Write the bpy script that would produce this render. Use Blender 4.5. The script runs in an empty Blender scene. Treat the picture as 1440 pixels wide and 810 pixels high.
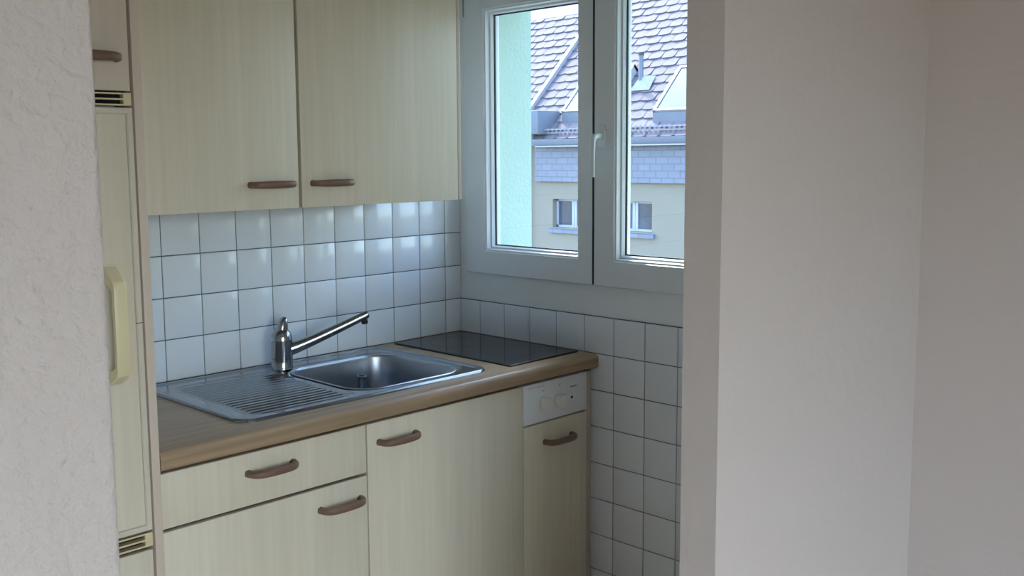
import bpy, bmesh, math, random
from mathutils import Vector, Matrix
random.seed(7)
COL = bpy.context.scene.collection
PI = math.pi

# ------------------------------------------------------------------ materials
def lin(c):
    return tuple((x/12.92 if x <= .04045 else ((x+.055)/1.055)**2.4) for x in [v/255. for v in c])+(1.,)

def new_mat(name):
    m = bpy.data.materials.new(name); m.use_nodes = True
    nt = m.node_tree; b = nt.nodes['Principled BSDF']
    return m, nt, b

def N(nt, t, **kw):
    n = nt.nodes.new(t)
    for k, v in kw.items():
        if k.startswith('i_'): n.inputs[k[2:].replace('_', ' ')].default_value = v
        else: setattr(n, k, v)
    return n

def mat(name, col, rough=.5, metal=0., noise=None, bump=None, spec=.5, coat=0.):
    """noise=(scale, amount[, stretch xyz]) colour variation; bump=(scale, distance[, stretch])"""
    m, nt, b = new_mat(name)
    b.inputs['Base Color'].default_value = lin(col)
    b.inputs['Roughness'].default_value = rough
    b.inputs['Metallic'].default_value = metal
    b.inputs['Specular IOR Level'].default_value = spec
    if coat: b.inputs['Coat Weight'].default_value = coat; b.inputs['Coat Roughness'].default_value = .08
    tc = N(nt, 'ShaderNodeTexCoord')
    def tex(scale, stretch, detail=4):
        mp = N(nt, 'ShaderNodeMapping'); mp.inputs['Scale'].default_value = stretch
        nt.links.new(tc.outputs['Object'], mp.inputs['Vector'])
        n = N(nt, 'ShaderNodeTexNoise'); n.inputs['Scale'].default_value = scale; n.inputs['Detail'].default_value = detail
        nt.links.new(mp.outputs['Vector'], n.inputs['Vector']); return n
    if noise:
        n = tex(noise[0], noise[2] if len(noise) > 2 else (1, 1, 1))
        r = N(nt, 'ShaderNodeValToRGB'); a = noise[1]
        c = lin(col); r.color_ramp.elements[0].position = .3; r.color_ramp.elements[1].position = .7
        r.color_ramp.elements[0].color = tuple(max(0, x*(1-a)) for x in c[:3])+(1,)
        r.color_ramp.elements[1].color = tuple(min(1, x*(1+a)) for x in c[:3])+(1,)
        nt.links.new(n.outputs['Fac'], r.inputs['Fac']); nt.links.new(r.outputs['Color'], b.inputs['Base Color'])
    if bump:
        n = tex(bump[0], bump[2] if len(bump) > 2 else (1, 1, 1), 5)
        bp = N(nt, 'ShaderNodeBump'); bp.inputs['Strength'].default_value = 1.; bp.inputs['Distance'].default_value = bump[1]
        nt.links.new(n.outputs['Fac'], bp.inputs['Height']); nt.links.new(bp.outputs['Normal'], b.inputs['Normal'])
    return m

def wood_laminate(name, c1, c2, axis, rough=.4, scale=1., bands=90., amt=.35):
    """straight fine grain running along `axis`, fine streaks across"""
    m, nt, b = new_mat(name)
    tc = N(nt, 'ShaderNodeTexCoord')
    def layer(s, st, det=3, dist=0.):
        mp = N(nt, 'ShaderNodeMapping')
        sc = [st, st, st]; sc[axis] = st*.035
        mp.inputs['Scale'].default_value = sc
        nt.links.new(tc.outputs['Object'], mp.inputs['Vector'])
        n = N(nt, 'ShaderNodeTexNoise'); n.inputs['Scale'].default_value = s; n.inputs['Detail'].default_value = det
        n.inputs['Distortion'].default_value = dist
        nt.links.new(mp.outputs['Vector'], n.inputs['Vector']); return n
    a = layer(bands*scale, 1, 4, .3); c = layer(14*scale, 1, 2)
    mx = N(nt, 'ShaderNodeMath', operation='MULTIPLY_ADD')
    nt.links.new(a.outputs['Fac'], mx.inputs[0]); mx.inputs[1].default_value = .45
    m2 = N(nt, 'ShaderNodeMath', operation='MULTIPLY'); m2.inputs[1].default_value = .55
    nt.links.new(c.outputs['Fac'], m2.inputs[0]); nt.links.new(m2.outputs[0], mx.inputs[2])
    r = N(nt, 'ShaderNodeValToRGB')
    r.color_ramp.elements[0].position = .5-amt/2; r.color_ramp.elements[1].position = .5+amt/2
    r.color_ramp.elements[0].color = lin(c1); r.color_ramp.elements[1].color = lin(c2)
    nt.links.new(mx.outputs[0], r.inputs['Fac']); nt.links.new(r.outputs['Color'], b.inputs['Base Color'])
    b.inputs['Roughness'].default_value = rough
    bp = N(nt, 'ShaderNodeBump'); bp.inputs['Strength'].default_value = .25; bp.inputs['Distance'].default_value = .0004
    nt.links.new(a.outputs['Fac'], bp.inputs['Height']); nt.links.new(bp.outputs['Normal'], b.inputs['Normal'])
    return m

def brushed(name, col, rough, scale_v=(4, 300, 300)):
    m, nt, b = new_mat(name)
    b.inputs['Base Color'].default_value = lin(col); b.inputs['Metallic'].default_value = 1.
    tc = N(nt, 'ShaderNodeTexCoord'); mp = N(nt, 'ShaderNodeMapping'); mp.inputs['Scale'].default_value = scale_v
    n = N(nt, 'ShaderNodeTexNoise'); n.inputs['Scale'].default_value = 3.; n.inputs['Detail'].default_value = 3
    nt.links.new(tc.outputs['Object'], mp.inputs['Vector']); nt.links.new(mp.outputs['Vector'], n.inputs['Vector'])
    mr = N(nt, 'ShaderNodeMapRange'); mr.inputs['To Min'].default_value = rough*.8; mr.inputs['To Max'].default_value = rough*1.25
    nt.links.new(n.outputs['Fac'], mr.inputs['Value']); nt.links.new(mr.outputs['Result'], b.inputs['Roughness'])
    bp = N(nt, 'ShaderNodeBump'); bp.inputs['Strength'].default_value = .15; bp.inputs['Distance'].default_value = .0002
    nt.links.new(n.outputs['Fac'], bp.inputs['Height']); nt.links.new(bp.outputs['Normal'], b.inputs['Normal'])
    return m

def glass_mat(name, tint=(1, 1, 1), gloss=.08):
    m = bpy.data.materials.new(name); m.use_nodes = True; nt = m.node_tree
    nt.nodes.remove(nt.nodes['Principled BSDF']); out = nt.nodes['Material Output']
    t = N(nt, 'ShaderNodeBsdfTransparent'); t.inputs['Color'].default_value = (*tint, 1)
    g = N(nt, 'ShaderNodeBsdfGlossy'); g.inputs['Roughness'].default_value = .0; g.inputs['Color'].default_value = (1, 1, 1, 1)
    lw = N(nt, 'ShaderNodeLayerWeight'); lw.inputs['Blend'].default_value = .5      # same from both sides of the pane
    pw = N(nt, 'ShaderNodeMath', operation='POWER'); pw.inputs[1].default_value = 5.; nt.links.new(lw.outputs['Facing'], pw.inputs[0])
    fr = N(nt, 'ShaderNodeMath', operation='MULTIPLY_ADD'); fr.inputs[1].default_value = .9; fr.inputs[2].default_value = .03
    nt.links.new(pw.outputs[0], fr.inputs[0])
    mx = N(nt, 'ShaderNodeMixShader')
    nt.links.new(fr.outputs[0], mx.inputs[0]); nt.links.new(t.outputs[0], mx.inputs[1]); nt.links.new(g.outputs[0], mx.inputs[2])
    nt.links.new(mx.outputs[0], out.inputs['Surface'])
    return m

def plaster(name, col, s1, d1, s2, d2, rough=.85):
    """painted rough plaster: coarse lumps plus fine grain"""
    m, nt, b = new_mat(name)
    b.inputs['Base Color'].default_value = lin(col); b.inputs['Roughness'].default_value = rough
    b.inputs['Specular IOR Level'].default_value = .25
    tc = N(nt, 'ShaderNodeTexCoord')
    n1 = N(nt, 'ShaderNodeTexNoise'); n1.inputs['Scale'].default_value = s1; n1.inputs['Detail'].default_value = 3; n1.inputs['Roughness'].default_value = .45; n1.inputs['Distortion'].default_value = .15
    n2 = N(nt, 'ShaderNodeTexNoise'); n2.inputs['Scale'].default_value = s2; n2.inputs['Detail'].default_value = 4
    for n in (n1, n2): nt.links.new(tc.outputs['Object'], n.inputs['Vector'])
    b1 = N(nt, 'ShaderNodeBump'); b1.inputs['Distance'].default_value = d1
    b2 = N(nt, 'ShaderNodeBump'); b2.inputs['Distance'].default_value = d2
    nt.links.new(n1.outputs['Fac'], b1.inputs['Height']); nt.links.new(n2.outputs['Fac'], b2.inputs['Height'])
    nt.links.new(b1.outputs['Normal'], b2.inputs['Normal']); nt.links.new(b2.outputs['Normal'], b.inputs['Normal'])
    return m

M = {}
M['wall_room'] = plaster('wall_room', (216, 208, 204), 35, .0025, 160, .0006)
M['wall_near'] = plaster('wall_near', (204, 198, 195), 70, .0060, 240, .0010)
M['wall_kitchen'] = plaster('wall_kitchen', (230, 238, 240), 60, .0010, 200, .0003, .7)
M['ceiling'] = mat('ceiling_paint', (232, 230, 226), .9, bump=(90, .0006))
M['floor'] = wood_laminate('floor_parquet', (172, 154, 138), (196, 178, 160), 0, .45, .6)
M['tile'] = mat('glazed_tile', (224, 231, 238), .16, bump=(14, .0012), spec=.5, noise=(1.4, .02))
M['grout'] = mat('tile_grout', (84, 92, 100), .9, bump=(300, .0004))
M['front'] = wood_laminate('pale_ash_laminate', (208, 200, 179), (220, 212, 192), 2, .42, 1.2, 70, .34)
M['gable'] = mat('cream_edge_laminate', (206, 192, 176), .45, noise=(60, .03, (1, 1, .05)))
M['carcass'] = mat('carcass_board', (190, 184, 168), .6, noise=(20, .03))
M['dark_gap'] = mat('shadow_gap_strip', (46, 44, 42), .8, noise=(30, .1))  # shade inside cabinet gaps put into a dark colour; the trim joint shares it
M['handle'] = mat('brown_handle', (120, 94, 80), .42, noise=(40, .18, (.25, 1, 1)), bump=(120, .0002))
M['worktop'] = wood_laminate('worktop_oak_laminate', (148, 126, 100), (188, 162, 130), 0, .38, .9, 80, .26)
M['steel'] = brushed('brushed_steel', (150, 156, 164), .17)
M['steel_bowl'] = brushed('bowl_steel', (172, 177, 184), .32, (300, 300, 4))
M['chrome'] = mat('chrome', (160, 166, 172), .12, 1., noise=(8, .03))
M['black_plastic'] = mat('black_plastic', (22, 24, 26), .35, bump=(300, .0001))
M['hob_glass'] = mat('hob_ceramic_glass', (10, 18, 26), .045, spec=.42, noise=(900, .15))
M['hob_frame'] = mat('hob_frame', (40, 42, 44), .35, .6, noise=(40, .1))
M['hob_mark'] = mat('hob_print', (58, 66, 72), .2, noise=(40, .1))
M['panel_white'] = mat('panel_white', (226, 230, 233), .38, noise=(20, .015))
M['knob'] = mat('knob_white', (230, 230, 226), .35, noise=(20, .02))
M['print'] = mat('panel_print', (72, 84, 88), .6, noise=(60, .05))
M['fridge_cream'] = mat('fridge_cream_plastic', (224, 212, 172), .34, noise=(12, .03), bump=(60, .0003))
M['fridge_trim'] = mat('fridge_trim', (210, 202, 186), .35, noise=(20, .02))
M['grille_cream'] = mat('grille_cream', (214, 202, 164), .4, noise=(20, .03))
M['black'] = mat('vent_dark', (10, 9, 8), .9, noise=(20, .2))
M['upvc'] = mat('window_white_plastic', (224, 233, 238), .32, noise=(9, .012))
M['gasket'] = mat('rubber_gasket', (50, 58, 62), .6, noise=(40, .1))
M['glass'] = glass_mat('window_glass', (.93, .96, .955))
M['green_render'] = plaster('green_render', (162, 184, 170), 70, .003, 260, .001)
M['hinge'] = mat('hinge_grey', (150, 156, 160), .4, .4, noise=(30, .06))
M['sill_metal'] = mat('outer_sill', (150, 156, 160), .4, .7, noise=(20, .05))
# outside
M['roof_tile'] = mat('grey_roof_tile', (95, 92, 103), .8, noise=(2.6, .09), bump=(20, .006))
M['ridge'] = mat('ridge_metal', (132, 132, 144), .6, noise=(3, .06))
M['zinc_white'] = mat('pale_flashing', (146, 149, 156), .45, noise=(6, .04))
M['zinc'] = mat('zinc_blue_grey', (98, 107, 122), .5, noise=(3, .05))
M['cream_render'] = plaster('cream_render', (130, 127, 117), 6, .01, 60, .003)
M['sky_glass'] = mat('rooflight_glass', (54, 80, 88), .05, .0, spec=.3, noise=(.8, .05))  # opaque pane; the cyan of the reflected sky is put into its colour
M['pane_dark'] = mat('far_window_pane', (70, 80, 94), .12, noise=(2.2, .2), spec=.6)
M['frame_far'] = mat('far_window_frame', (156, 162, 178), .5, noise=(5, .03))
M['asphalt'] = mat('courtyard_ground', (126, 126, 122), .9, noise=(3, .12), bump=(40, .01))

def slate_mat():
    m, nt, b = new_mat('blue_slate_cladding')
    tc = N(nt, 'ShaderNodeTexCoord')
    mp = N(nt, 'ShaderNodeMapping'); mp.inputs['Rotation'].default_value = (PI/2, 0, PI/2)
    br = N(nt, 'ShaderNodeTexBrick'); br.inputs['Scale'].default_value = 1.0
    br.inputs['Color1'].default_value = lin((106, 113, 130)); br.inputs['Color2'].default_value = lin((112, 119, 136))
    br.inputs['Mortar'].default_value = lin((84, 90, 104)); br.inputs['Mortar Size'].default_value = .012
    br.inputs['Brick Width'].default_value = .42; br.inputs['Row Height'].default_value = .2
    sp = N(nt, 'ShaderNodeSeparateXYZ'); cb = N(nt, 'ShaderNodeCombineXYZ')
    nt.links.new(tc.outputs['Object'], sp.inputs[0]); nt.links.new(sp.outputs['Y'], cb.inputs['X']); nt.links.new(sp.outputs['Z'], cb.inputs['Y'])
    nt.links.new(cb.outputs[0], br.inputs['Vector']); nt.links.new(br.outputs['Color'], b.inputs['Base Color'])
    nt.nodes.remove(mp); b.inputs['Roughness'].default_value = .6
    return m
M['slate'] = slate_mat()

# ------------------------------------------------------------------ mesh helpers
class MB:
    """collects shapes, then becomes ONE mesh object"""
    def __init__(s): s.v = []; s.f = []; s.smooth = []
    def add(s, vs, fs, smooth=False):
        o = len(s.v); s.v += [tuple(v) for v in vs]; s.f += [tuple(i+o for i in f) for f in fs]; s.smooth += [smooth]*len(fs)
        return s
    def box(s, x0, x1, y0, y1, z0, z1, bev=0.):
        x0, x1 = sorted((x0, x1)); y0, y1 = sorted((y0, y1)); z0, z1 = sorted((z0, z1))
        if bev <= 0:
            vs = [(x, y, z) for x in (x0, x1) for y in (y0, y1) for z in (z0, z1)]
            return s.add(vs, [(0, 1, 3, 2), (4, 6, 7, 5), (0, 4, 5, 1), (2, 3, 7, 6), (0, 2, 6, 4), (1, 5, 7, 3)])
        b = min(bev, (x1-x0)*.45, (y1-y0)*.45, (z1-z0)*.45)
        bm = bmesh.new(); bmesh.ops.create_cube(bm, size=1)
        for v in bm.verts:
            v.co = Vector(((x0+x1)/2+v.co.x*(x1-x0), (y0+y1)/2+v.co.y*(y1-y0), (z0+z1)/2+v.co.z*(z1-z0)))
        bmesh.ops.bevel(bm, geom=bm.edges[:], offset=b, segments=2, profile=.5, affect='EDGES')
        s.bm(bm, False); return s
    def bm(s, bm, smooth=False):
        bm.verts.ensure_lookup_table(); bm.verts.index_update()
        s.add([v.co.copy() for v in bm.verts], [[v.index for v in f.verts] for f in bm.faces], smooth); bm.free()
    def loft(s, rings, smooth=True, cap0=False, cap1=False, closed=True):
        n = len(rings[0]); vs = [p for r in rings for p in r]; fs = []
        for k in range(len(rings)-1):
            for i in range(n if closed else n-1):
                j = (i+1) % n
                fs.append((k*n+i, k*n+j, (k+1)*n+j, (k+1)*n+i))
        s.add(vs, fs, smooth)
        if cap0: s.add(list(rings[0]), [tuple(range(n))[::-1]], False)
        if cap1: s.add(list(rings[-1]), [tuple(range(n))], False)
        return s
    def cyl(s, c, axis, r0, r1, h, n=24, smooth=True):
        return s.lathe(c, axis, [(r0, 0), (r1, h)], n, True, smooth)
    def lathe(s, c, axis, prof, n=28, cap=True, smooth=True):
        a = Vector(axis).normalized(); t = a.orthogonal().normalized(); b = a.cross(t); c = Vector(c)
        rings = [[c+a*h+(t*math.cos(2*PI*i/n)+b*math.sin(2*PI*i/n))*max(r, 1e-5) for i in range(n)] for r, h in prof]
        return s.loft(rings, smooth, cap, cap)
    def tube(s, pts, rads, n=12, up=(0, 0, 1), cap=True, power=2.):
        """sweep a superellipse (ra across, rb along up) along points"""
        pts = [Vector(p) for p in pts]; rings = []
        for i, p in enumerate(pts):
            d = (pts[min(i+1, len(pts)-1)]-pts[max(i-1, 0)]).normalized()
            u = Vector(up); sd = d.cross(u)
            if sd.length < 1e-4: sd = d.orthogonal()
            sd.normalize(); u2 = sd.cross(d).normalized()
            r = rads[i] if isinstance(rads, list) else rads
            ra, rb = r if isinstance(r, tuple) else (r, r)
            ring = []
            for k in range(n):
                t = 2*PI*k/n; c_, s_ = math.cos(t), math.sin(t)
                ring.append(p+sd*ra*math.copysign(abs(c_)**(2/power), c_)+u2*rb*math.copysign(abs(s_)**(2/power), s_))
            rings.append(ring)
        return s.loft(rings, True, cap, cap)
    def prism(s, poly, axis, a0, a1, smooth=False):
        """poly of 2-D points extruded along axis 0/1/2"""
        def P(p, a):
            return {0: (a, p[0], p[1]), 1: (p[0], a, p[1]), 2: (p[0], p[1], a)}[axis]
        r0 = [P(p, a0) for p in poly]; r1 = [P(p, a1) for p in poly]
        s.loft([r0, r1], smooth); n = len(poly)
        s.add(r0, [tuple(range(n))[::-1]]); s.add(r1, [tuple(range(n))]); return s
    def build(s, name, m, parent=None, loc=None, **tags):
        me = bpy.data.meshes.new(name); base = Vector(loc) if loc else Vector((0, 0, 0))
        po = WORLD.get(parent.name, Vector((0, 0, 0))) if parent else Vector((0, 0, 0))
        me.from_pydata([Vector(v)-base for v in s.v], [], s.f)
        me.polygons.foreach_set('use_smooth', s.smooth)
        b = bmesh.new(); b.from_mesh(me); bmesh.ops.remove_doubles(b, verts=b.verts, dist=1e-6)
        bmesh.ops.recalc_face_normals(b, faces=b.faces); b.to_mesh(me); b.free()
        try: me.set_sharp_from_angle(angle=math.radians(38))
        except Exception: pass
        o = bpy.data.objects.new(name, me); COL.objects.link(o); me.materials.append(M[m] if isinstance(m, str) else m)
        o.location = base-po; WORLD[o.name] = base
        if parent: o.parent = parent
        for k, v in tags.items(): o[k] = v
        return o
WORLD = {}
def B(*a, **k): return MB().box(*a, **k)
def thing(name, label, cat, loc, group=None, kind=None):
    o = bpy.data.objects.new(name, None); COL.objects.link(o); o.location = loc; o.empty_display_size = .1
    WORLD[o.name] = Vector(loc); o['label'] = label; o['category'] = cat
    if group: o['group'] = group
    if kind: o['kind'] = kind
    return o
def struct(mb, name, m, parent=None, loc=None):
    o = mb.build(name, m, parent, loc)
    if not parent: o['kind'] = 'structure'
    return o
def rrect(x0, x1, y0, y1, r, z, n=8):
    pts = []
    for cx, cy, a0 in ((x1-r, y1-r, 0), (x0+r, y1-r, 90), (x0+r, y0+r, 180), (x1-r, y0+r, 270)):
        for k in range(n+1):
            a = math.radians(a0+90*k/n); pts.append((cx+r*math.cos(a), cy+r*math.sin(a), z))
    return pts

ZC = .9          # worktop height
PITCH = .111     # tile pitch
# ------------------------------------------------------------------ room shell
WY0, WY1, WZ0, WZ1 = -1.125, -.052, 1.115, 2.03      # kitchen window opening
struct(B(-5.0, .30, -5.3, .2, -.12, 0), 'floor', 'floor')
struct(B(-5.0, .30, -5.3, .2, 2.45, 2.6), 'ceiling', 'ceiling')
wb = struct(B(-2.12, .0, 0, .2, 0, 2.45), 'wall_back', 'wall_kitchen')
ww = MB()
ww.box(0, .27, WY1, .2, 0, 2.45); ww.box(0, .27, WY0, WY1, 0, WZ0); ww.box(0, .27, WY0, WY1, WZ1, 2.45); ww.box(0, .27, -1.45, WY0, 0, 2.45)
ww = struct(ww, 'wall_window', 'wall_kitchen')
# green outer render on the reveal and outer face of our own building
gr = MB()
gr.box(.072, .295, WY1-.004, WY1+.0, WZ0, WZ1); gr.box(.27, .295, WY1, 1.6, -3.4, 2.9); gr.box(.27, .295, -3.6, WY0, -3.4, 2.9)
gr.box(.072, .295, WY0, WY0+.004, WZ0, WZ1); gr.box(.072, .295, WY0+.004, WY1-.004, WZ1-.004, WZ1); gr.box(.27, .295, WY0, WY1, -3.4, WZ0-.02); gr.box(.27, .295, WY0, WY1, WZ1, 2.9)
gr.build('outer_render', 'green_render', ww)
MB().prism([(.07, WZ0+.012), (.33, WZ0-.012), (.33, WZ0-.03), (.07, WZ0)], 1, WY0+.006, WY1-.006).build('outer_sill', 'sill_metal', ww)
struct(B(0, .27, -5.3, -1.45, 0, 2.45), 'wall_right', 'wall_room')
struct(B(-2.12, -2.0, -1.451, 0, 0, 2.45), 'wall_left', 'wall_kitchen')
struct(B(-.83, 0, -1.525, -1.451, 0, 2.45, ), 'wall_partition_right', 'wall_room')
# partition left of the opening, softly rounded free edge
wl = MB(); r = .008; pf = [(-5.0, -1.451), (-1.899-r, -1.451)]
pf += [(-1.899-r+r*math.sin(t), -1.451-r+r*math.cos(t)) for t in [PI/2*k/5 for k in range(1, 6)]]
pf += [(-1.899-r+r*math.cos(t), -1.525+r-r*math.sin(t)) for t in [PI/2*k/5 for k in range(0, 6)]]
pf += [(-5.0, -1.525)]
wl.prism(pf, 2, 0, 2.45, True); struct(wl, 'wall_partition_left', 'wall_near')
struct(B(-1.899, -.83, -1.525, -1.451, 2.25, 2.45), 'wall_header', 'wall_room')
struct(B(-5.12, -5.0, -5.3, -1.451, 0, 2.45), 'wall_side', 'wall_room')
# rear wall of the living room with a tall balcony window opening (behind the camera)
RX0, RX1, RZ1 = -3.7, -1.5, 2.2
rw = MB(); rw.box(-5.0, RX0, -5.3, -5.18, 0, 2.45); rw.box(RX1, 0, -5.3, -5.18, 0, 2.45); rw.box(RX0, RX1, -5.3, -5.18, RZ1, 2.45)
struct(rw, 'wall_rear', 'wall_room')
w2 = MB()
for x0, x1 in ((RX0, RX0+.07), ((RX0+RX1)/2-.05, (RX0+RX1)/2+.05), (RX1-.07, RX1)): w2.box(x0, x1, -5.27, -5.2, 0, RZ1, bev=.004)
w2.box(RX0, RX1, -5.27, -5.2, 0, .09, bev=.004); w2.box(RX0, RX1, -5.27, -5.2, RZ1-.07, RZ1, bev=.004)
w2 = struct(w2, 'window_2', 'upvc')
B(RX0, RX1, -5.24, -5.235, .05, RZ1-.03).build('pane', 'glass', w2)

# ------------------------------------------------------------------ wall tiles (real glazed tiles over a grout bed)
def tiles(joints_a, joints_z, place, skip=None, gap=.0011, bev=.0016, th=.0065):
    mb = MB()
    for a0, a1 in zip(joints_a[:-1], joints_a[1:]):
        for z0, z1 in zip(joints_z[:-1], joints_z[1:]):
            if skip and skip(a0, a1, z0, z1): continue
            A0, A1, Z0, Z1 = a0+gap, a1-gap, z0+gap, z1-gap
            back = [(A0, Z0), (A1, Z0), (A1, Z1), (A0, Z1)]
            rings = []
            for ins, d in ((0, 0), (0, th-bev), (bev*.35, th-bev*.35), (bev, th)):
                rings.append([place(p[0]+(ins if p[0] == A0 else -ins), p[1]+(ins if p[1] == Z0 else -ins), d) for p in back])
            mb.loft(rings, False, False, True)
    return mb
jx = [-.072-PITCH*k for k in range(0, 13)]; jx = [-1.395]+[x for x in reversed(jx) if x > -1.39]+[-.0014]
jz = [ZC+PITCH*k for k in range(-8, 5)]; jz[0] = 0.012
jzb = [ZC+PITCH*k for k in range(0, 5)]
tb = tiles(jx, jzb, lambda a, z, d: (a, -d, z))
B(-1.395, -.001, -.0040, -.0, ZC-.03, ZC+.444).build('grout_bed', 'grout', wb)
tb.build('wall_tiles', 'tile', wb)
jy = [-.1000-PITCH*k for k in range(0, 12)]; jy = [y for y in reversed(jy) if y > -1.44]; jy = [-1.45]+jy+[-.0075]
jzw = [z for z in jz if z <= ZC+PITCH+.01]
tw = tiles(jy, jzw, lambda a, z, d: (-d, a, z), skip=lambda a0, a1, z0, z1: a0 > -.50 and z1 < ZC-.05)
B(-.0040, 0, -1.45, -.001, 0.01, ZC+PITCH+.0012).build('grout_bed', 'grout', ww)
tw.build('wall_tiles', 'tile', ww)

# ------------------------------------------------------------------ kitchen window
win = bpy.data.objects.new('window_1', None); COL.objects.link(win); win.location = (0.02, -.585, WZ0); WORLD[win.name] = Vector(win.location); win['kind'] = 'structure'
fr = MB(); fx0, fx1 = .004, .072
fr.box(fx0, fx1, WY1-.04, WY1, WZ0, WZ1, bev=.003); fr.box(fx0, fx1, WY0, WY0+.04, WZ0, WZ1, bev=.003)
fr.box(fx0, fx1, WY0, WY1, WZ0-.0, WZ0+.04, bev=.003); fr.box(fx0, fx1, WY0, WY1, WZ1-.04, WZ1, bev=.003)
fr.build('window_frame', 'upvc', win)
def frame_loop(mb, y0, y1, z0, z1, w, x_in, x_out, bev=.003, wl=None, wr=None):
    """mitred four-sided frame in the YZ plane; x_in faces the room. wl = width at y1 side, wr = width at y0 side"""
    wl = wl or w; wr = wr or w
    sec = [(0, 0), (0, 1), (1, 1), (1, 0)]
    prof = [(0, x_out), (0, x_in+bev), (bev, x_in), (1-bev/w, x_in), (1, x_in+bev*1.3), (1, x_out)]
    rings = []
    for cy, cz in sec:
        ring = []
        for t, x in prof:
            if t == bev: t = bev/w
            y = (y0+wr*t) if cy == 0 else (y1-wl*t)
            z = (z0+w*t) if cz == 0 else (z1-w*t)
            ring.append((x, y, z))
        rings.append(ring)
    rings.append(rings[0]); return mb.loft(rings, False)
def sash(y0, y1, wl, wr, name_label=None):
    z0, z1 = 1.103, 2.02; w = .077
    s = frame_loop(MB(), y0, y1, z0, z1, w, -.014, .050, wl=wl, wr=wr).build('sash', 'upvc', win, loc=(0, (y0+y1)/2, z0))
    gy0, gy1, gz0, gz1 = y0+wr, y1-wl, z0+w, z1-w
    # glazing bead: stepped bevel falling back to the pane
    bd = MB(); st = [(0, -.011), (.004, -.009), (.007, .004), (.012, .006), (.0155, .016), (.0155, .024)]
    rings = []
    for cy, cz in [(0, 0), (0, 1), (1, 1), (1, 0), (0, 0)]:
        rings.append([(x, gy0+t if cy == 0 else gy1-t, gz0+t if cz == 0 else gz1-t) for t, x in st])
    bd.loft(rings, False); bd.build('glazing_bead', 'upvc', s)
    gk = MB(); t = .0155; g = .0035; rings = []
    for cy, cz in [(0, 0), (0, 1), (1, 1), (1, 0), (0, 0)]:
        rings.append([(x, gy0+q if cy == 0 else gy1-q, gz0+q if cz == 0 else gz1-q) for q, x in ((t, .0175), (t+g, .0185), (t+g, .023), (t, .023))])
    gk.loft(rings, False); gk.build('gasket', 'gasket', s)
    B(.024, .028, gy0+.004, gy1-.004, gz0+.004, gz1-.004).build('pane', 'glass', s)
    # outer half of the sash round the pane
    ob = frame_loop(MB(), gy0-.01, gy1+.01, gz0-.01, gz1+.01, .023, .030, .044).build('outer_bead', 'upvc', s)
    return s
sL = sash(-.5815, -.0455, .0895, .056)
sR = sash(-1.122, -.5845, .076, .0895)
B(-.0155, .0, -.5855, -.5805, 1.106, 2.018, bev=.001).build('meeting_seal', 'gasket', win)
hg = MB(); hg.cyl((-.006, -.040, 1.122), (0, 0, 1), .0055, .0055, .014, 14); hg.cyl((-.006, -.040, 1.140), (0, 0, 1), .0055, .0055, .055, 14)
hg.cyl((-.006, -.040, 1.137), (0, 0, 1), .003, .003, .003, 10); hg.box(-.004, .006, -.046, -.038, 1.118, 1.198); hg.build('hinge', 'upvc', win)
hg = MB(); hg.cyl((-.006, -.040, 1.93), (0, 0, 1), .0055, .0055, .075, 14); hg.box(-.004, .006, -.046, -.038, 1.928, 2.006); hg.build('hinge', 'hinge', win)
# handle: rose plate, neck and lever turned down
hd = MB(); ring = []
hy, hz = -.6165, 1.536
def oval(x, ry, rz, n=32, p=2.6):
    out = []
    for k in range(n):
        t = 2*PI*k/n; c_, s_ = math.cos(t), math.sin(t)
        out.append((x, hy+ry*math.copysign(abs(c_)**(2/p), c_), hz+rz*math.copysign(abs(s_)**(2/p), s_)))
    return out
hd.loft([oval(-.014, .0150, .033), oval(-.022, .0150, .033), oval(-.0245, .0125, .030)], True, False, True)
ho = hd.build('handle', 'upvc', win)
lv = MB()
lv.tube([(-.022, hy, hz+.002), (-.040, hy, hz+.002), (-.052, hy, hz-.001), (-.0585, hy, hz-.012), (-.060, hy, hz-.03), (-.061, hy+.001, hz-.07), (-.060, hy+.002, hz-.106), (-.057, hy+.002, hz-.114)],
        [(.0095, .0095), (.0090, .0090), (.0095, .0085), (.0095, .0075), (.0095, .006), (.0098, .0052), (.0100, .005), (.008, .003)], 16, up=(1, 0, 0), power=2.6)
lv.build('lever', 'upvc', ho)

# ------------------------------------------------------------------ handles for the cupboards
def bow_handle(parent, xc, z, yf, L=.122, proj=.030):
    mb = MB(); pts = []; rad = []
    h = L/2
    for k in range(25):
        t = -1+2*k/24; x = t*h*.985
        a = abs(t)
        d = proj*(1-a**5)**.55 if a < 1 else 0
        pts.append((xc+x, yf-d+.001, z)); w = .0070+.0018*(1-a*a)
        rad.append((w*.92, w*1.08))
    mb.tube(pts, rad, 14, up=(0, 0, 1), power=2.5)
    for s_ in (-1, 1): mb.cyl((xc+s_*h*.93, yf+.001, z), (0, -1, 0), .0085, .0078, .006, 18)
    return mb.build('handle', 'handle', parent)

YF = -.585; TOPF = .851
# ------------------------------------------------------------------ base units
def carcass(x0, x1, parent, y_front=-.565, z0=.10, z1=.846, back=-.015, hollow=True):
    mb = MB()
    mb.box(x0, x0+.016, y_front, back, z0, z1); mb.box(x1-.016, x1, y_front, back, z0, z1)
    mb.box(x0, x1, y_front, back, z0, z0+.016); mb.box(x0, x1, back-.006, back, z0, z1)
    return mb.build('carcass', 'carcass', parent)
def front(parent, name, x0, x1, z0, z1, y=YF, th=.018):
    xc = (x0+x1)/2
    return B(x0, x1, y, y+th, z0, z1, bev=.0012).build(name, 'front', parent, loc=(xc, y, z0))

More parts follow.
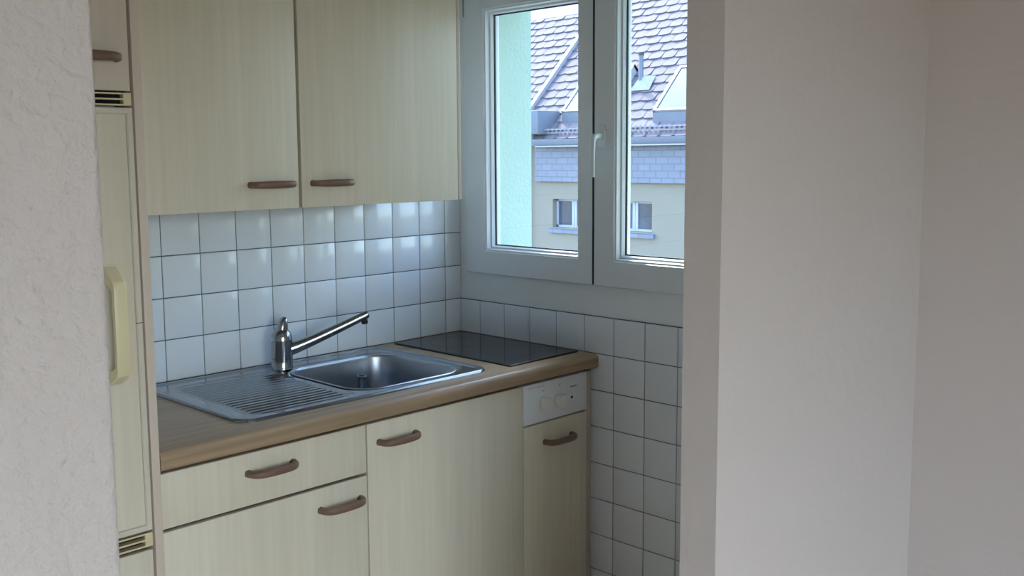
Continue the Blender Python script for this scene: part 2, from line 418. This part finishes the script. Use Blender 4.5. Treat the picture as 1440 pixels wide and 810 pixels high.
base_l = thing('base_cabinet', 'pale wood base cabinet with a drawer above a door, under the drainboard', 'cabinet', (-1.13, -.3, 0))
carcass(-1.395, -.866, base_l)
d = front(base_l, 'drawer', -1.394, -.8665, .7348, TOPF); bow_handle(d, -1.131, .8065, YF)
d = front(base_l, 'door', -1.394, -.8665,  .115, .7275); bow_handle(d, -.945, .676, YF)
B(-1.394, -.868, -.53, -.515, .0, .1).build('plinth', 'carcass', base_l)
B(-1.380, -.880, -.5665, -.560, .724, .738).build('drawer_gap_shade', 'dark_gap', base_l)  # dark strip painting in the shade of the gap under the drawer
base_m = thing('base_cabinet', 'pale wood base cabinet with one tall door, below the sink bowl', 'cabinet', (-.59, -.3, 0))
carcass(-.864, -.319, base_m)
d = front(base_m, 'door', -.8625, -.3200, .115, TOPF); bow_handle(d, -.769, .801, YF)
B(-.862, -.321, -.53, -.515, .0, .1).build('plinth', 'carcass', base_m)
base_r = thing('base_cabinet', 'narrow base cabinet with white two-knob control panel above its door, beside the tiled wall', 'cabinet', (-.18, -.3, 0))
carcass(-.317, -.042, base_r)
pn = B(-.3160, -.0435, YF, YF+.018, .7375, TOPF, bev=.0012).build('control_panel', 'panel_white', base_r, loc=(-.18, YF, .7375), label='white control panel with two knobs')
# printed rule, dial marks and the small wordmark at the right
pr = MB()
def flush(name):
    global pr
    pr.build(name, 'print', pn); pr = MB()
yp = YF-.0004
def stroke(pts, w=.0009):
    for (xa, za), (xb, zb) in zip(pts[:-1], pts[1:]):
        dx, dz = xb-xa, zb-za; l = math.hypot(dx, dz) or 1; nx, nz = -dz/l*w/2, dx/l*w/2
        pr.add([(xa+nx, yp, za+nz), (xb+nx, yp, zb+nz), (xb-nx, yp, zb-nz), (xa-nx, yp, za-nz), (xa+nx, YF+.002, za+nz), (xb+nx, YF+.002, zb+nz), (xb-nx, YF+.002, zb-nz), (xa-nx, YF+.002, za-nz)],
               [(0, 1, 2, 3), (0, 4, 5, 1), (1, 5, 6, 2), (2, 6, 7, 3), (3, 7, 4, 0)])
x = -.1165; zt = .8165
for k in range(6):          # illegible joined script, about 3 cm long
    hgt = (.0045, .0028, .003, .0026, .005, .003)[k]
    stroke([(x, zt-.0005), (x+.0012, zt+hgt), (x+.0026, zt-.0008), (x+.0046, zt+.0012)], .0010); x += .0048
flush('wordmark')
for k in range(3): stroke([(-.2385+k*.0035, .8255-.0015*(k % 2)), (-.2365+k*.0035, .8270)], .0013)
flush('dial_mark')
stroke([(-.1665, .8300), (-.1635, .8345), (-.1635, .8285)], .0012)
flush('dial_mark')
stroke([(-.298, .8405), (-.225, .8405)], .0007)
flush('printed_rule')
def knob(xc, zc):
    mb = MB()
    mb.lathe((xc, YF+.001, zc), (0, -1, 0), [(.0205, 0), (.0200, .003), (.0185, .005)], 32)
    # grip bar with tapered, pointed foot
    pf = [(-.0085, .018), (.0085, .018), (.0095, .008), (.0095, -.008), (.0045, -.0185), (0, -.0235), (-.0045, -.0185), (-.0095, -.008), (-.0095, .008)]
    rings = []
    for dy, sc in ((.004, 1.0), (.021, .93), (.0240, .82)):
        rings.append([(xc+px*sc, YF-dy, zc+pz*sc) for px, pz in pf])
    mb.loft(rings, False, False, True)
    return mb.build('knob', 'knob', pn)
knob(-.2365, .7900); knob(-.1700, .7880)
MB().lathe((-.1115, YF+.001, .7860), (0, -1, 0), [(.0042, 0), (.0042, .002), (.003, .0035), (.0005, .004)], 18).build('indicator_lamp', 'black', pn, label='dark round indicator lamp')
d = front(base_r, 'door', -.3160, -.0435, .115, .7325); bow_handle(d, -.171, .6765, YF)
B(-.3170, -.0425, -.5665, -.556, .728, .742).build('panel_gap_shade', 'dark_gap', base_r)  # dark strip painting in the shade between control panel and door
B(-.0405, -.0085, -.572, -.556, .10, .846).build('filler_strip', 'carcass', base_r)
B(-.317, -.010, -.53, -.515, .0, .1).build('plinth', 'carcass', base_r)

# ------------------------------------------------------------------ worktop with rounded front edge, cut out for bowl and hob
wt = MB(); X0, X1 = -1.395, -.0080; zt, zb = ZC, .860
rr = .014; prof = [(-.50, zb), (-.50, zt)]
prof = [(-.49, zt), (-.6+rr, zt)]
prof += [(-.6+rr-rr*math.sin(a), zt-rr+rr*math.cos(a)) for a in [PI/2*k/6 for k in range(1, 7)]]
r2 = .008
prof += [(-.6+r2-r2*math.cos(a), zb+r2-r2*math.sin(a)) for a in [PI/2*k/4 for k in range(0, 5)]]
prof += [(-.49, zb)]
wt.prism(prof, 0, X0, X1, True)
hx0, hx1, hy0, hy1 = -1.135, -.430, -.490, -.105
wt.box(X0, hx0, hy0, -.0075, zb, zt); wt.box(hx1, X1, hy0, -.0075, zb, zt); wt.box(hx0, hx1, hy1, -.0075, zb, zt)
wo = wt.build('worktop', 'worktop')
wo['label'] = 'long wood-grain laminate worktop with rounded front edge under the sink and hob'; wo['category'] = 'worktop'
B(X0, X1, -.0215, -.0070, ZC, ZC+.0035, bev=.0012).build('rear_seal', 'hob_frame', wo) if False else None

# ------------------------------------------------------------------ sink
snk = thing('kitchen_sink', 'stainless steel sink with ribbed drainboard set in the wooden worktop', 'sink', (-.775, -.28, ZC))
SX0, SX1, SY0, SY1 = -1.166, -.385, -.531, -.034
BX0, BX1, BY0, BY1, BR = -.795, -.438, -.480, -.125, .075
def rdist(x, y, x0, x1, y0, y1, r):
    cx, cy = (x0+x1)/2, (y0+y1)/2; qx = abs(x-cx)-(x1-x0)/2+r; qy = abs(y-cy)-(y1-y0)/2+r
    return math.hypot(max(qx, 0), max(qy, 0))+min(max(qx, qy), 0)-r
def sstep(a, b, x):
    t = min(1, max(0, (x-a)/(b-a))); return t*t*(3-2*t)
def sink_z(x, y):
    d = -rdist(x, y, SX0, SX1, SY0, SY1, .045)       # inside distance from outer edge
    z = .0060*min(1, max(0, d)/.004)**.5                  # raised rim
    z -= .0035*sstep(.012, .024, d)                       # falls to the field
    e = -rdist(x, y, SX0+.045, -.812, SY0+.030, SY1-.055, .05)  # drain field
    if e > 0:
        z -= .0022*sstep(0, .012, e)+.0012*(x-(SX0+.045))/.3
        ph = (y-SY0-.03)/.0225
        z += .0030*(math.cos(2*PI*ph)*.5+.5)**1.2*sstep(.008, .03, e)
    bd = rdist(x, y, BX0, BX1, BY0, BY1, BR)
    wide = rdist(x, y, BX0-.022, BX1+.022, BY0-.016, BY1+.036, BR+.012)
    if wide < 0: z -= .0030*sstep(0, .012, -wide)
    return ZC+.0008+z
mb = MB(); nx, ny = 300, 190
gx = [SX0+(SX1-SX0)*i/nx for i in range(nx+1)]; gy = [SY0+(SY1-SY0)*j/ny for j in range(ny+1)]
vs = []; keep = {}
for i, x in enumerate(gx):
    for j, y in enumerate(gy):
        xx, yy = x, y
        d = rdist(x, y, SX0, SX1, SY0, SY1, .045)
        if d > 0:     # pull the corner onto the arc
            cx = SX0+.045 if x < (SX0+SX1)/2 else SX1-.045; cy = SY0+.045 if y < (SY0+SY1)/2 else SY1-.045
            v = Vector((x-cx, y-cy)); v = v.normalized()*.045; xx, yy = cx+v.x, cy+v.y
        vs.append((xx, yy, sink_z(xx, yy)))
fs = []
for i in range(nx):
    for j in range(ny):
        xm, ym = (gx[i]+gx[i+1])/2, (gy[j]+gy[j+1])/2
        if rdist(xm, ym, BX0, BX1, BY0, BY1, BR) < -.001: continue
        fs.append((i*(ny+1)+j, (i+1)*(ny+1)+j, (i+1)*(ny+1)+j+1, i*(ny+1)+j+1))
mb.add(vs, fs, True)
mb.loft([rrect(SX0, SX1, SY0, SY1, .045, ZC+.0012), rrect(SX0, SX1, SY0, SY1, .045, ZC-.0)], True)
mb.build('drainboard', 'steel', snk)
bw = MB(); zr = ZC+.0034
def br(ins, z, rr_=None): return rrect(BX0+ins, BX1-ins, BY0+ins, BY1-ins, (rr_ or BR)-ins*.6, z, 10)
rings = [br(-.0065, zr-.0012), br(-.004, zr+.0006), br(-.001, zr+.0004), br(.0015, zr-.002), br(.003, zr-.008), br(.006, ZC-.06), br(.010, ZC-.125), br(.016, ZC-.142), br(.028, ZC-.150), br(.05, ZC-.152), br(.12, ZC-.154)]
bw.loft(rings, True, False, True)
bowl = bw.build('bowl', 'steel_bowl', snk)
MB().lathe((-.615, -.30, ZC-.1545), (0, 0, 1), [(.042, 0), (.041, .003), (.036, .0035), (.030, .0015), (.005, .001)], 28).build('strainer', 'chrome', bowl)
sp = MB(); c = (-.560, -.178)
rin, ro = .0105, .0130
sp.lathe((c[0], c[1], ZC-.152), (0, 0, 1), [(ro, 0), (ro, .106), (ro+.002, .108), (ro+.002, .112), (rin, .112), (rin, .02), (.001, .02)], 24, cap=False)
sp.build('standpipe', 'chrome', bowl, label='upright overflow pipe in the back corner of the bowl')

# ------------------------------------------------------------------ mixer tap
tap = thing('mixer_tap', 'chrome single-lever mixer tap with long rising spout at the back of the sink', 'tap', (-.771, -.095, ZC+.003))
tx, ty, tz = -.771, -.093, ZC+.0034
mb = MB(); R_ = .0295
mb.lathe((tx, ty, tz), (0, 0, 1), [(R_+.0005, 0), (R_+.0005, .002), (R_, .003), (R_, .0285), (R_-.0012, .0290), (R_-.0012, .0300), (R_, .0305),
    (R_, .0780), (R_-.0012, .0785), (R_-.0012, .0797), (R_-.0002, .0802), (R_-.001, .0900), (R_-.004, .1000), (R_-.009, .1070), (R_-.015, .1108), (.001, .1118)], 40)
mb.build('body', 'chrome', tap)
lv = MB()
L0 = Vector((tx+.001, ty-.002, tz+.100))
lv.tube([L0, L0+Vector((.001, 0, .012)), L0+Vector((.003, .0005, .024)), L0+Vector((.006, .001, .031)), L0+Vector((.009, .0015, .0365)), L0+Vector((.0115, .002, .0390))],
        [(.0150, .0155), (.0150, .0150), (.0148, .0140), (.0138, .0122), (.0122, .0098), (.0092, .0062)], 18, up=(1, 0, 0), power=2.5)
lv.build('lever', 'chrome', tap)
s_ = MB(); tip = Vector((-.562, -.205, 1.0405)); root = Vector((tx+.016, ty-.008, tz+.052))
pts = []; rad = []
mid = root+Vector((.030, -.016, .004))
def bez(a, b, c, t): return a*(1-t)**2+b*2*t*(1-t)+c*t*t
for k in range(15):
    t = k/14; pts.append(bez(root, mid, tip, t)); rad.append((.0185-.0072*t**.8, .0200-.0085*t**.75))
s_.tube(pts, rad, 20, up=(0, 0, 1), power=2.3)
dr = (tip-mid).normalized()
s_.tube([tip-dr*.002, tip+dr*.006, tip+dr*.0085], [(.0113, .0115), (.0105, .0103), (.006, .006)], 20, up=(0, 0, 1), power=2.3)
so = s_.build('spout', 'chrome', tap)
ae = MB(); a0 = tip-dr*.006
ae.lathe((a0.x, a0.y, a0.z-.005), (0.12, -.06, -1), [(.0085, 0), (.0088, .003), (.0072, .0035), (.0072, .006), (.0092, .0068), (.0092, .016), (.008, .018), (.001, .018)], 22)
ae.build('aerator', 'black_plastic', so, label='black aerator under the spout tip')

# ------------------------------------------------------------------ hob
hob = thing('ceramic_hob', 'black ceramic glass hob let into the worktop in the corner below the window', 'hob', (-.165, -.285, ZC))
H = (-.3180, -.0235, -.5370, -.0300)
fm = MB(); rings = []
for ins, z in ((0, ZC), (0, ZC+.0030), (.0015, ZC+.0042), (.0065, ZC+.0042), (.0070, ZC+.0036)):
    rings.append(rrect(H[0]+ins, H[1]-ins, H[2]+ins, H[3]-ins, .006, ZC+z-ZC, 4))
fm.loft(rings, False, False, False); fm.build('hob_frame', 'hob_frame', hob)
B(H[0]+.0068, H[1]-.0068, H[2]+.0068, H[3]-.0068, ZC+.0002, ZC+.0040).build('glass_plate', 'hob_glass', hob)
mk = MB()
for cy_, rad_ in ((-.395, .072), (-.165, .090)):
    mk.loft([[(-.170+rd*math.cos(2*PI*k/48), cy_+rd*math.sin(2*PI*k/48), ZC+.00412) for k in range(48)] for rd in (rad_, rad_+.0012)], False)
mk.build('cooking_zone_rings', 'hob_mark', hob)

# ------------------------------------------------------------------ wall cupboards
def wall_unit(x0, x1, label, hx, extra=False):
    t = thing('wall_cabinet', label, 'cabinet', ((x0+x1)/2, -.16, 1.36))
    mb = MB(); zb_, zt_ = 1.3615, 2.20
    yb = -.327; yk = -.0075
    mb.box(x0, x0+.016, yb, yk, zb_, zt_); mb.box(x1-.016, x1, yb, yk, zb_, zt_); mb.box(x0, x1, yb, yk, zb_, zb_+.016); mb.box(x0, x1, yb, yk, zt_-.016, zt_)
    mb.box(x0, x1, yk-.006, yk, zb_, zt_)
    mb.build('carcass', 'carcass', t)
    d_ = B(x0+.0035, x1-.0035, -.346, -.328, 1.3605, 2.20, bev=.0012).build('door', 'front', t, loc=((x0+x1)/2, -.346, 1.36))
    bow_handle(d_, hx, 1.4205, -.346)
    return t
wall_unit(-1.396, -.8675, 'pale wood wall cabinet beside the tall fridge unit', -.951)
wu = wall_unit(-.8655, -.3260, 'pale wood wall cabinet nearest the window', -.772)
B(-.3255, -.3130, -.343, -.0075, 1.3615, 2.20, bev=.001).build('end_panel', 'gable', wu)

# ------------------------------------------------------------------ tall unit and fridge
tall = thing('tall_cabinet', 'tall pale wood housing around the fridge at the left end', 'cabinet', (-1.70, -.3, 0))
TX0, TX1 = -1.985, -1.4205
B(-1.4155, -1.3975, -.602, -.002, 0, 2.20, bev=.0015).build('side_panel', 'gable', tall, label='thin cream side panel')
B(-1.998, -1.990, -.602, -.002, 0, 2.20).build('side_panel', 'gable', tall)
mb = MB(); mb.box(TX0, -1.4175, -.03, -.004, 0, 2.2); mb.box(TX0, -1.4175, -.575, -.03, 2.18, 2.2); mb.box(TX0, -1.4175, -.575, -.03, .70, .716)
mb.box(TX0, -1.4175, -.575, -.03, 1.612, 1.628); mb.build('carcass', 'dark_gap', tall)  # carcass coloured dark to paint the shade in the door gaps
d = B(TX0, TX1, -.600, -.582, 1.6130, 2.195, bev=.0015).build('door', 'gable', tall, loc=(-1.7, -.6, 1.613), label='upper door above the fridge')
bow_handle(d, -1.503, 1.6740, -.600, .122)
B(TX0, TX1, -.600, -.582, .115, .7085, bev=.0015).build('door', 'front', tall, loc=(-1.7, -.6, .115), label='lower door below the fridge')
B(TX0, TX1, -.55, -.535, 0, .11).build('plinth', 'carcass', tall)
frg = thing('refrigerator', 'built-in fridge with cream grip handle and a panel to match the cupboards', 'fridge', (-1.70, -.3, .72))
B(TX0+.02, -1.440, -.572, -.06, .73, 1.60).build('cabinet_body', 'fridge_trim', frg)
FX0, FX1, FZ0, FZ1 = TX0, -1.4205, .7500, 1.5815
fd = B(FX0+.010, FX1-.0115, -.5985, -.575, FZ0+.006, FZ1-.010).build('door', 'front', frg, loc=(-1.7, -.6, FZ0))
tr = MB(); rings = []
for cx, cz in [(0, 0), (0, 1), (1, 1), (1, 0), (0, 0)]:
    rings.append([((FX0+q) if cx == 0 else (FX1-q), y, (FZ0+q) if cz == 0 else (FZ1-q)) for q, y in ((0, -.575), (0, -.603), (.0015, -.6045), (.0095, -.6045), (.0115, -.6025), (.0120, -.598))])
tr.loft(rings, False); tr.build('door_trim', 'fridge_trim', fd)
B(FX1-.0125, FX1+.0003, -.6052, -.600, 1.1680, 1.1692).build('trim_joint', 'dark_gap', fd)
def grille(z0, z1):
    x1_ = -1.4205; mb = MB()
    mb.box(x1_-.0155, x1_, -.602, -.585, z0, z1, bev=.0008); h = (z1-z0)
    for a, b_ in ((0, .12), (.44, .56), (.88, 1.0)): mb.box(FX0, x1_-.010, -.6015, -.585, z0+h*a, z0+h*b_)
    mb.box(FX0, FX0+.02, -.602, -.585, z0, z1)
    g = mb.build('ventilation_grille', 'grille_cream', frg, loc=(-1.7, -.59, z0))
    B(FX0+.02, x1_-.012, -.586, -.578, z0+.001, z1-.001).build('grille_slot_dark', 'black', g)  # near-black sheet standing in for the darkness behind the slots
grille(1.5855, 1.6095); grille(.7165, .7445)
hn = MB()
path = [(-.600, 1.2830), (-.6070, 1.2815), (-.630, 1.2640), (-.6400, 1.2560), (-.6425, 1.2400), (-.6425, 1.0900), (-.6400, 1.0760), (-.630, 1.0680), (-.6070, 1.0560), (-.600, 1.0545)]
inner = [(-.600, 1.2520), (-.6070, 1.2510), (-.624, 1.2440), (-.6300, 1.2400), (-.6310, 1.2300), (-.6310, 1.1000), (-.6300, 1.0930), (-.624, 1.0880), (-.6070, 1.0830), (-.600, 1.0820)]
xa, xb = -1.4925, -1.4670
rings = []
for (yo, zo), (yi, zi) in zip(path, inner):
    cy_, cz_ = (yo+yi)/2, (zo+zi)/2
    q = .0030
    fo = (yo+(cy_-yo)*.25, zo+(cz_-zo)*.25)
    rings.append([(xa+q, yo, zo), (xb-q, yo, zo), (xb, fo[0], fo[1]), (xb, yi, zi), (xa, yi, zi), (xa, fo[0], fo[1])])
hn.loft(rings, True, True, True)
hn.build('handle', 'fridge_cream', fd, label='cream yellow plastic grip handle')
B(-1.4955, -1.4640, -.6010, -.598, 1.052, 1.286, bev=.001).build('handle_plate', 'fridge_trim', fd)

# ------------------------------------------------------------------ the building across the courtyard
D = 22.0; Z = .9
nb = thing('neighbouring_building', 'cream building across the courtyard with grey tiled roof and blue slate band', 'building', (D, 17, -6))
wins = [(17.50, 18.99), (15.13, 16.62)]; wz0, wz1 = Z-1.70, Z-.80
def facade():
    mb = MB(); ys = [4.0]+[c for w_ in sorted(wins) for c in w_]+[24.0]
    for k in range(0, len(ys)-1):
        if k % 2 == 0: mb.box(D, D+.4, ys[k], ys[k+1], -6, Z+1.2)
        else: mb.box(D, D+.4, ys[k], ys[k+1], -6, wz0); mb.box(D, D+.4, ys[k], ys[k+1], wz1, Z+1.2)
    mb.box(D+.4, D+8.5, 4, 4.4, -6, Z+1.2); mb.box(D+.4, D+8.5, 23.6, 24, -6, Z+1.2)
    mb.box(D+8.1, D+8.5, 4, 24, -6, Z+1.2); mb.box(D+.39, D+.42, 14, 20, -6, Z)
    return mb
facade().build('wall', 'cream_render', nb)
B(D-.14, D, 4.0, 19.62, Z-.245, Z+.93).build('slate_band', 'slate', nb)
for (y0, y1) in wins:
    xw = D+.20; mb = MB(); w_ = .07
    mb.box(xw, xw+.07, y0, y0+w_, wz0, wz1); mb.box(xw, xw+.07, y1-w_, y1, wz0, wz1); mb.box(xw, xw+.07, y0, y1, wz0, wz0+w_); mb.box(xw, xw+.07, y0, y1, wz1-w_, wz1)
    ym = (y0+y1)/2
    mb.box(xw-.01, xw+.07, ym-.10, ym-.008, wz0, wz1); mb.box(xw-.01, xw+.07, ym+.008, ym+.10, wz0, wz1); mb.box(xw, xw+.07, ym-.01, ym+.01, wz0, wz1)
    wo_ = mb.build('window', 'frame_far', nb, loc=(xw, ym, wz0))
    B(xw+.03, xw+.045, y0+.02, y1-.02, wz0+.02, wz1-.02).build('pane', 'pane_dark', wo_)
    MB().prism([(D-.10, wz0-.06), (D-.10, wz0-.17), (D+.2, wz0-.17), (D+.2, wz0+.0)], 1, y0-.12, y1+.12).build('window_sill', 'slate', nb)
# roof: staggered tiles on the 45 degree slope.  slope coordinate s along uphill from the eave
EX, EZ = D-.30, Z+1.05
def slope(s, y, h=0.): q = math.sqrt(.5); return (EX+s*q-h*q, y, EZ+s*q+h*q)
SL = 6.55
rf = MB(); tw_, tc_ = .49, .385; RY0, RY1 = 9.3, 23.9
nc = int(SL/tc_)
for c_ in range(nc+4):
    s0 = c_*tc_; y = RY0-(tw_/2 if c_ % 2 else 0)
    while y < (RY1 if s0 < SL-.1 else 20.3):
        jit = random.uniform(-.008, .008); n = 7; top = []; bot = []; low = []
        for k in range(n):
            t = k/(n-1); yy = y+tw_*t
            rib = .030*math.exp(-((t-.06)/.07)**2)+.018*math.sin(PI*t)
            cut = .05*(abs(2*t-1)**4)                     # rounded lower edge
            hlow = .048+rib+jit
            bot.append(slope(s0+cut, yy, hlow)); low.append(slope(s0+cut, yy, .005)); top.append(slope(s0+tc_+.06, yy, .015+rib*.5))
        rf.loft([low, bot, top], False, closed=False); y += tw_
rf.build('roof', 'roof_tile', nb)
q = math.sqrt(.5)
# roof deck, rear slope
mb = MB()
pe, pr_ = slope(-.02, 0, 0), slope(SL, 0, 0)
mb.prism([(pe[0], pe[2]), (pr_[0], pr_[2]), (pr_[0]+4.7, pe[2])], 1, 4.0, 24.0); mb.build('roof_deck', 'roof_tile', nb)
# ridge capping
rg = MB(); a = slope(SL-.12, 0, .05); b_ = slope(SL+.30, 0, .12)
for ya, yb, ds in ((20.35, 24.0, 0.), (4.0, 20.35, 1.1)):
    a = slope(SL-.18+ds, 0, .05); b_ = slope(SL+.42+ds, 0, .16)
    rg.prism([(a[0], a[2]), (b_[0], b_[2]+.0), (b_[0]+.35, b_[2]-.1), (b_[0]+.35, a[2]-.4), (a[0]+.2, a[2]-.3)], 1, ya, yb)
b_ = slope(SL+.30, 0, .12)
rg.prism([(slope(SL-.3, 0)[0], slope(SL-.3, 0, -.02)[2]), (slope(SL+1.1, 0)[0], slope(SL+1.1, 0, -.02)[2]), (slope(SL+1.1, 0)[0]+.3, slope(SL-.3, 0)[2])], 1, 4.0, 20.35); rg.build('ridge_cap', 'ridge', nb)
B(b_[0]+.05, b_[0]+.12, 23.0, 23.06, b_[2]-.05, b_[2]+.35).build('ridge_rod', 'zinc', nb)
# sloping flashing strip
def strip(y0, y1, s0, s1, h0, h1, name, m):
    mb = MB(); v = [slope(s, y, h) for s in (s0, s1) for y in (y0, y1) for h in (h0, h1)]
    mb.add(v, [(0, 1, 3, 2), (4, 6, 7, 5), (0, 4, 5, 1), (2, 3, 7, 6), (0, 2, 6, 4), (1, 5, 7, 3)]); return mb.build(name, m, nb) if name else mb
strip(20.44, 20.58, .95, SL-.05, .0, .17, 'verge_flashing', 'zinc_white')
# rooflights standing on kerbs
def rooflight(y0, y1, s0, s1):
    mb = MB()
    def bx(ya, yb, sa, sb, ha, hb):
        v = [slope(s, y, h) for s in (sa, sb) for y in (ya, yb) for h in (ha, hb)]
        mb.add(v, [(0, 1, 3, 2), (4, 6, 7, 5), (0, 4, 5, 1), (2, 3, 7, 6), (0, 2, 6, 4), (1, 5, 7, 3)])
    w_ = .10
    bx(y0, y0+w_, s0, s1, 0, .30); bx(y1-w_, y1, s0, s1, 0, .30); bx(y0, y1, s0, s0+.07, 0, .30); bx(y0, y1, s1-w_, s1, 0, .30)
    o = mb.build('rooflight', 'zinc_white', nb)
    g = MB(); v = [slope(s, y, h) for s in (s0+.06, s1-.09) for y in (y0+.09, y1-.09) for h in (.20, .27)]
    g.add(v, [(0, 1, 3, 2), (4, 6, 7, 5), (0, 4, 5, 1), (2, 3, 7, 6), (0, 2, 6, 4), (1, 5, 7, 3)]); g.build('pane', 'sky_glass', o)
    # vertical apron below the glass
    p0 = slope(s0, 0, .28); f = MB(); f.prism([(p0[0], p0[2]-.05), (p0[0]+.03, p0[2]-.05), (p0[0]+.45, p0[2]-.50), (p0[0]+.02, p0[2]-.50)], 1, y0+.02, y1-.02)
    f.build('apron', 'zinc', o)
    return o
rooflight(17.0, 18.80, .98, 3.0); rooflight(13.3, 15.22, .82, 2.75)
# vent: pyramid flashing and pipe
vb = slope(2.25, 16.40, .06); mb = MB(); w_ = .36
ap = Vector(slope(2.42, 16.46, .30))
bs = [slope(1.98, 16.40-w_, .09), slope(1.98, 16.40+w_, .09), slope(2.62, 16.40+w_*.8, .09), slope(2.62, 16.40-w_*.8, .09)]
mb.add(bs+[ap], [(0, 1, 4), (1, 2, 4), (2, 3, 4), (3, 0, 4)])
ve = mb.build('roof_vent', 'zinc_white', nb)
MB().cyl((ap.x, ap.y, ap.z-.15), (0, 0, 1), .075, .075, .78, 16).build('vent_pipe', 'zinc', ve)
MB().cyl((ap.x, ap.y, ap.z+.60), (0, 0, 1), .09, .09, .09, 16).build('vent_cap', 'gasket', ve)
# eave: gutter with bright lip, snow guard, corner box and rainwater head
gt = MB(); gz = Z+1.10
prof = [(EX-.17, gz-.02), (EX-.17, gz-.17), (EX-.12, gz-.24), (EX+.30, gz-.24), (EX+.30, gz-.02)]
gt.prism(prof, 1, 4.0, 19.5); go = gt.build('gutter', 'zinc', nb)
B(EX-.19, EX-.16, 4.0, 19.3, gz-.265, gz-.225).build('gutter_lip', 'zinc_white', go)
sg = MB()
for h in (.10, .24):
    for k in (0,):
        p = slope(.22, 0, h); sg.box(p[0]-.02, p[0]+.02, 9.0, 19.05, p[2]-.02, p[2]+.02)
y = 9.0
while y < 19.05:
    p = slope(.22, 0, .02); sg.box(p[0]-.012, p[0]+.012, y-.03, y+.03, p[2], p[2]+.20); y += .17
sg.build('snow_guard', 'ridge', nb)
B(D-.60, D+.45, 19.08, 20.9, Z+1.24, Z+1.98, bev=.02).build('eave_box', 'zinc', nb)
B(D-.45, D+.0, 19.46, 19.74, Z+.90, Z+1.26, bev=.02).build('rainwater_head', 'zinc', nb)
MB().cyl((D-.1, 19.95, -6), (0, 0, 1), .05, .05, Z+7.1, 14).build('downpipe', 'zinc', nb)
gd = B(.3, 30, -20, 40, -6.3, -6.0).build('courtyard_ground', 'asphalt'); gd['kind'] = 'structure'

# ------------------------------------------------------------------ light
sc = bpy.context.scene
w = bpy.data.worlds.new('sky'); sc.world = w; w.use_nodes = True; nt = w.node_tree
bg = nt.nodes['Background']
sky = nt.nodes.new('ShaderNodeTexSky'); sky.sky_type = 'NISHITA'; sky.sun_disc = False
SUN = Vector((.32, .58, .75)).normalized()
sky.sun_elevation = math.asin(SUN.z); sky.sun_rotation = math.atan2(SUN.x, SUN.y)
sky.altitude = 400; sky.air_density = 1.; sky.dust_density = 2.5; sky.ozone_density = 1.
nt.links.new(sky.outputs[0], bg.inputs['Color']); bg.inputs['Strength'].default_value = .70
su = bpy.data.lights.new('sun', 'SUN'); su.energy = 2.4; su.angle = .009; su.color = (1, .95, .88)
so_ = bpy.data.objects.new('sun', su); COL.objects.link(so_); so_.location = (5, 8, 20); so_.rotation_euler = SUN.to_track_quat('Z', 'Y').to_euler()
al = bpy.data.lights.new('balcony_daylight', 'AREA'); al.shape = 'RECTANGLE'; al.size = RX1-RX0-.1; al.size_y = 2.1; al.energy = 21.5; al.color = (1., .97, .945); al.spread = math.radians(100)
ao = bpy.data.objects.new('balcony_daylight', al); COL.objects.link(ao); ao.location = ((RX0+RX1)/2, -5.32, 1.1); ao.rotation_euler = (-PI/2, 0, PI)
ao.rotation_euler = Vector((0, -1, .85)).to_track_quat('Z', 'Y').to_euler()

# ------------------------------------------------------------------ camera
cam = bpy.data.cameras.new('camera'); co = bpy.data.objects.new('camera', cam); COL.objects.link(co)
r_ = Vector((0.71183377, -0.70228515, -0.00939383)); u_ = Vector((0.08903286, 0.07696026, 0.99305099)); f_ = Vector((0.69668202, 0.70772359, -0.11730937))
mw = Matrix((r_, u_, -f_)).transposed().to_4x4(); mw.translation = Vector((-2.3168437, -2.4575066, 1.4849888)); co.matrix_world = mw
cam.sensor_fit = 'HORIZONTAL'; cam.sensor_width = 36; cam.lens = 36*1423.93/1440
cam.shift_x = (720-677.47)/1440; cam.shift_y = -(405-387.23)/1440; cam.clip_start = .02; cam.clip_end = 500
sc.camera = co
sc.view_settings.view_transform = 'Standard'; sc.view_settings.look = 'None'; sc.view_settings.gamma = 1; sc.view_settings.use_curve_mapping = False
sc.view_settings.exposure = 1.30
sc.cycles.use_denoising = True
sc.cycles.max_bounces = 12; sc.cycles.diffuse_bounces = 6; sc.cycles.glossy_bounces = 6; sc.cycles.transparent_max_bounces = 16
sc.cycles.sample_clamp_indirect = 8
